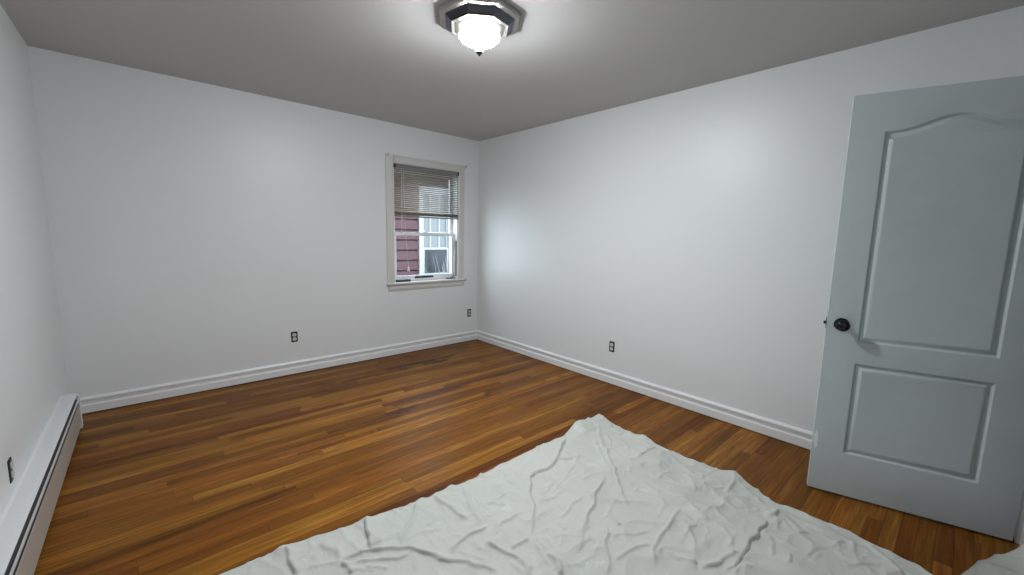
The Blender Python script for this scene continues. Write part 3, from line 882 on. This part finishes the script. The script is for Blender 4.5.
RGY = [-4.75, -4.55, -4.41, -4.33, -4.27, -4.215, -4.17, -4.123, -3.866, -3.589, -3.40, -3.351, -3.009, -2.774, -2.506, -2.40]
RGX = [-.36, -.36, -.42, -.50, -.66, -.84, -.885, -.858, -.797, -.814, -.74, -.72, -.772, -.738, -.719, -.700]
LFY = [-4.75, -4.0, -3.2, -2.30]; LFX = [-1.02, -3.38, -3.40, -3.37]
def edge_coords(nn):
    e = [0, .0012, .003, .0042, .006]
    m = list(np.linspace(.009, .991, nn))
    return np.array(e + m + [1 - v for v in e[::-1]])
U = edge_coords(370); V_ = edge_coords(330)
uu, vv = np.meshgrid(U, V_)
yb = -4.74
X = -3.37 + uu * 2.66; 
for it in range(4):
    ytop = np.interp(X, TOPX, TOPY)
    Y = ytop + vv * (yb - ytop)
    # past the front wall the sheet narrows to pass through the doorway
    xr = np.interp(Y, RGY, RGX)
    xl = np.where(Y < -4.385, np.interp(Y, [-4.75, -4.40, -4.385], [-1.02, -1.02, -1.06]), np.interp(Y, [-4.385, -4.30, -4.1, -3.6, -2.3], [-1.06, -1.9, -3.2, -3.40, -3.37]))
    X = xl + uu * (xr - xl)
Z = np.full(X.shape, .005)
wx = X + .05 * (vnoise(X * 3.1, Y * 3.1, 3) - .5); wy = Y + .05 * (vnoise(X * 3.1, Y * 3.1, 4) - .5)
Z += .022 * (vnoise(wx * 2.4 + 9, wy * 2.4 + 9, 5)) ** 2
Z += .0190 * ridged(wx * 3.3 + 20, wy * 5.0 + 20, 7) * vnoise(X * 2 + 5, Y * 2 + 5, 12)
Z += .0190 * ridged(wx * 7 + wy * 4 + 20, wy * 6 - wx * 3 + 20, 8) * vnoise(X * 2.6 + 40, Y * 2.6 + 40, 9)
Z += .0095 * ridged(wx * 15 + 20, wy * 13 + 20, 10) * vnoise(X * 3.6 + 30, Y * 3.6 + 30, 11)
jx = X + .020 * (vnoise(X * 16 + 50, Y * 16 + 50, 21) - .5); jy = Y + .020 * (vnoise(X * 16 + 80, Y * 16 + 80, 22) - .5)
ZF = np.zeros(X.shape)
# short stray creases between the long folds
rc = np.random.RandomState(11)
STRAY = []
for k in range(190):
    px, py = rc.uniform(-3.0, -.78), rc.uniform(-4.25, -2.45)
    a = rc.choice([.9, 2.3, 1.6, .25]) + rc.normal(0, .35); ln = rc.uniform(.05, .20); cv = rc.normal(0, .5)
    q = [(px, py)]
    for j in range(4):
        a += cv / 4; px += math.cos(a) * ln / 4; py += math.sin(a) * ln / 4; q.append((px, py))
    STRAY.append((q, rc.uniform(.003, .0085), rc.uniform(.008, .015), 'r'))
for pts, h, w, kind in FOLDS + STRAY:
    P = np.array(pts)
    m = (jx > P[:, 0].min() - .25) & (jx < P[:, 0].max() + .25) & (jy > P[:, 1].min() - .25) & (jy < P[:, 1].max() + .25)
    x = jx[m]; y = jy[m]
    if x.size == 0: continue
    seg = np.diff(P, axis=0); L = np.hypot(seg[:, 0], seg[:, 1]); cum = np.concatenate([[0], np.cumsum(L)]); tot = cum[-1]
    bd = np.full(x.shape, 1e9); bs = np.zeros(x.shape); side = np.zeros(x.shape)
    for i in range(len(seg)):
        dx, dy = seg[i]
        t = np.clip(((x - P[i, 0]) * dx + (y - P[i, 1]) * dy) / (L[i] ** 2 + 1e-12), 0, 1)
        ex = x - (P[i, 0] + t * dx); ey = y - (P[i, 1] + t * dy)
        d = np.hypot(ex, ey); q = d < bd
        bd = np.where(q, d, bd); bs = np.where(q, (cum[i] + t * L[i]) / tot, bs); side = np.where(q, np.sign(dx * ey - dy * ex), side)
    taper = np.clip(np.minimum(bs, 1 - bs) * 5 + .12, 0, 1); taper = taper * taper * (3 - 2 * taper)
    w = w * .62
    if kind == 'r':
        f = .62 * np.exp(-(bd / w) ** 2) + .42 * np.exp(-bd / (w * 4.5))
    else:
        hi = -1 if kind == 's' else 1       # the high side: right of travel for s, left for S
        f = np.where(side == hi, np.exp(-bd / .06), np.exp(-(bd / (w * .4)) ** 2))
    ZF[m] = np.maximum(ZF[m], FOLD_GAIN * h * taper * f) + .35 * np.minimum(ZF[m], FOLD_GAIN * h * taper * f)
Z += ZF
# the folds lie over to one side
X = X - .34 * ZF; Y = Y - .36 * ZF
# lifted corner beyond the middle of the room
def mound(cx, cy, rx, ry, h):
    global Z
    Z += h * np.exp(-(((X - cx) / rx) ** 2 + ((Y - cy) / ry) ** 2))
mound(-.76, -2.44, .11, .08, .022); mound(-.95, -2.44, .095, .07, .050)
for hx_, hy_ in ((-2.79, -2.335), (-2.46, -2.405), (-2.19, -2.435), (-2.02, -2.445), (-.73, -3.35), (-.755, -2.80)): mound(hx_, hy_, .028, .05, .018)
# bunched up beside the doorway's hinge side
bmp = np.exp(-(((X + .37) / .10) ** 2 + ((Y + 4.455) / .085) ** 2))
Z += bmp * (.10 + .05 * vnoise(X * 14 + 3, Y * 11 + 3, 31) + .03 * ridged(X * 9, Y * 12, 32))
# stitched hem: a slightly thicker band along the edges
ed = np.minimum(np.minimum(uu, 1 - uu) * 2.6, np.minimum(vv, 1 - vv) * 2.2)
Z += np.where(ed < .012, .0022, 0)
Z -= np.where(ed < .002, .0015, 0)
Z = np.maximum(Z, .004)
ny, nx = X.shape
verts = np.stack([X, Y, Z], -1).reshape(-1, 3)
idx = np.arange(ny * nx).reshape(ny, nx)
quads = np.stack([idx[:-1, :-1], idx[1:, :-1], idx[1:, 1:], idx[:-1, 1:]], -1).reshape(-1, 4)
me = bpy.data.meshes.new('drop_cloth')
me.from_pydata(verts.tolist(), [], quads.tolist())
for p in me.polygons: p.use_smooth = True
me.materials.append(m_cloth)
dc = bpy.data.objects.new('drop_cloth', me); link(dc)
sm_ = dc.modifiers.new('thickness', 'SOLIDIFY'); sm_.thickness = .0018; sm_.offset = -1
tag(dc, 'large creased off-white canvas drop cloth spread over the wooden floor', 'drop cloth')
bpy.context.view_layer.update()
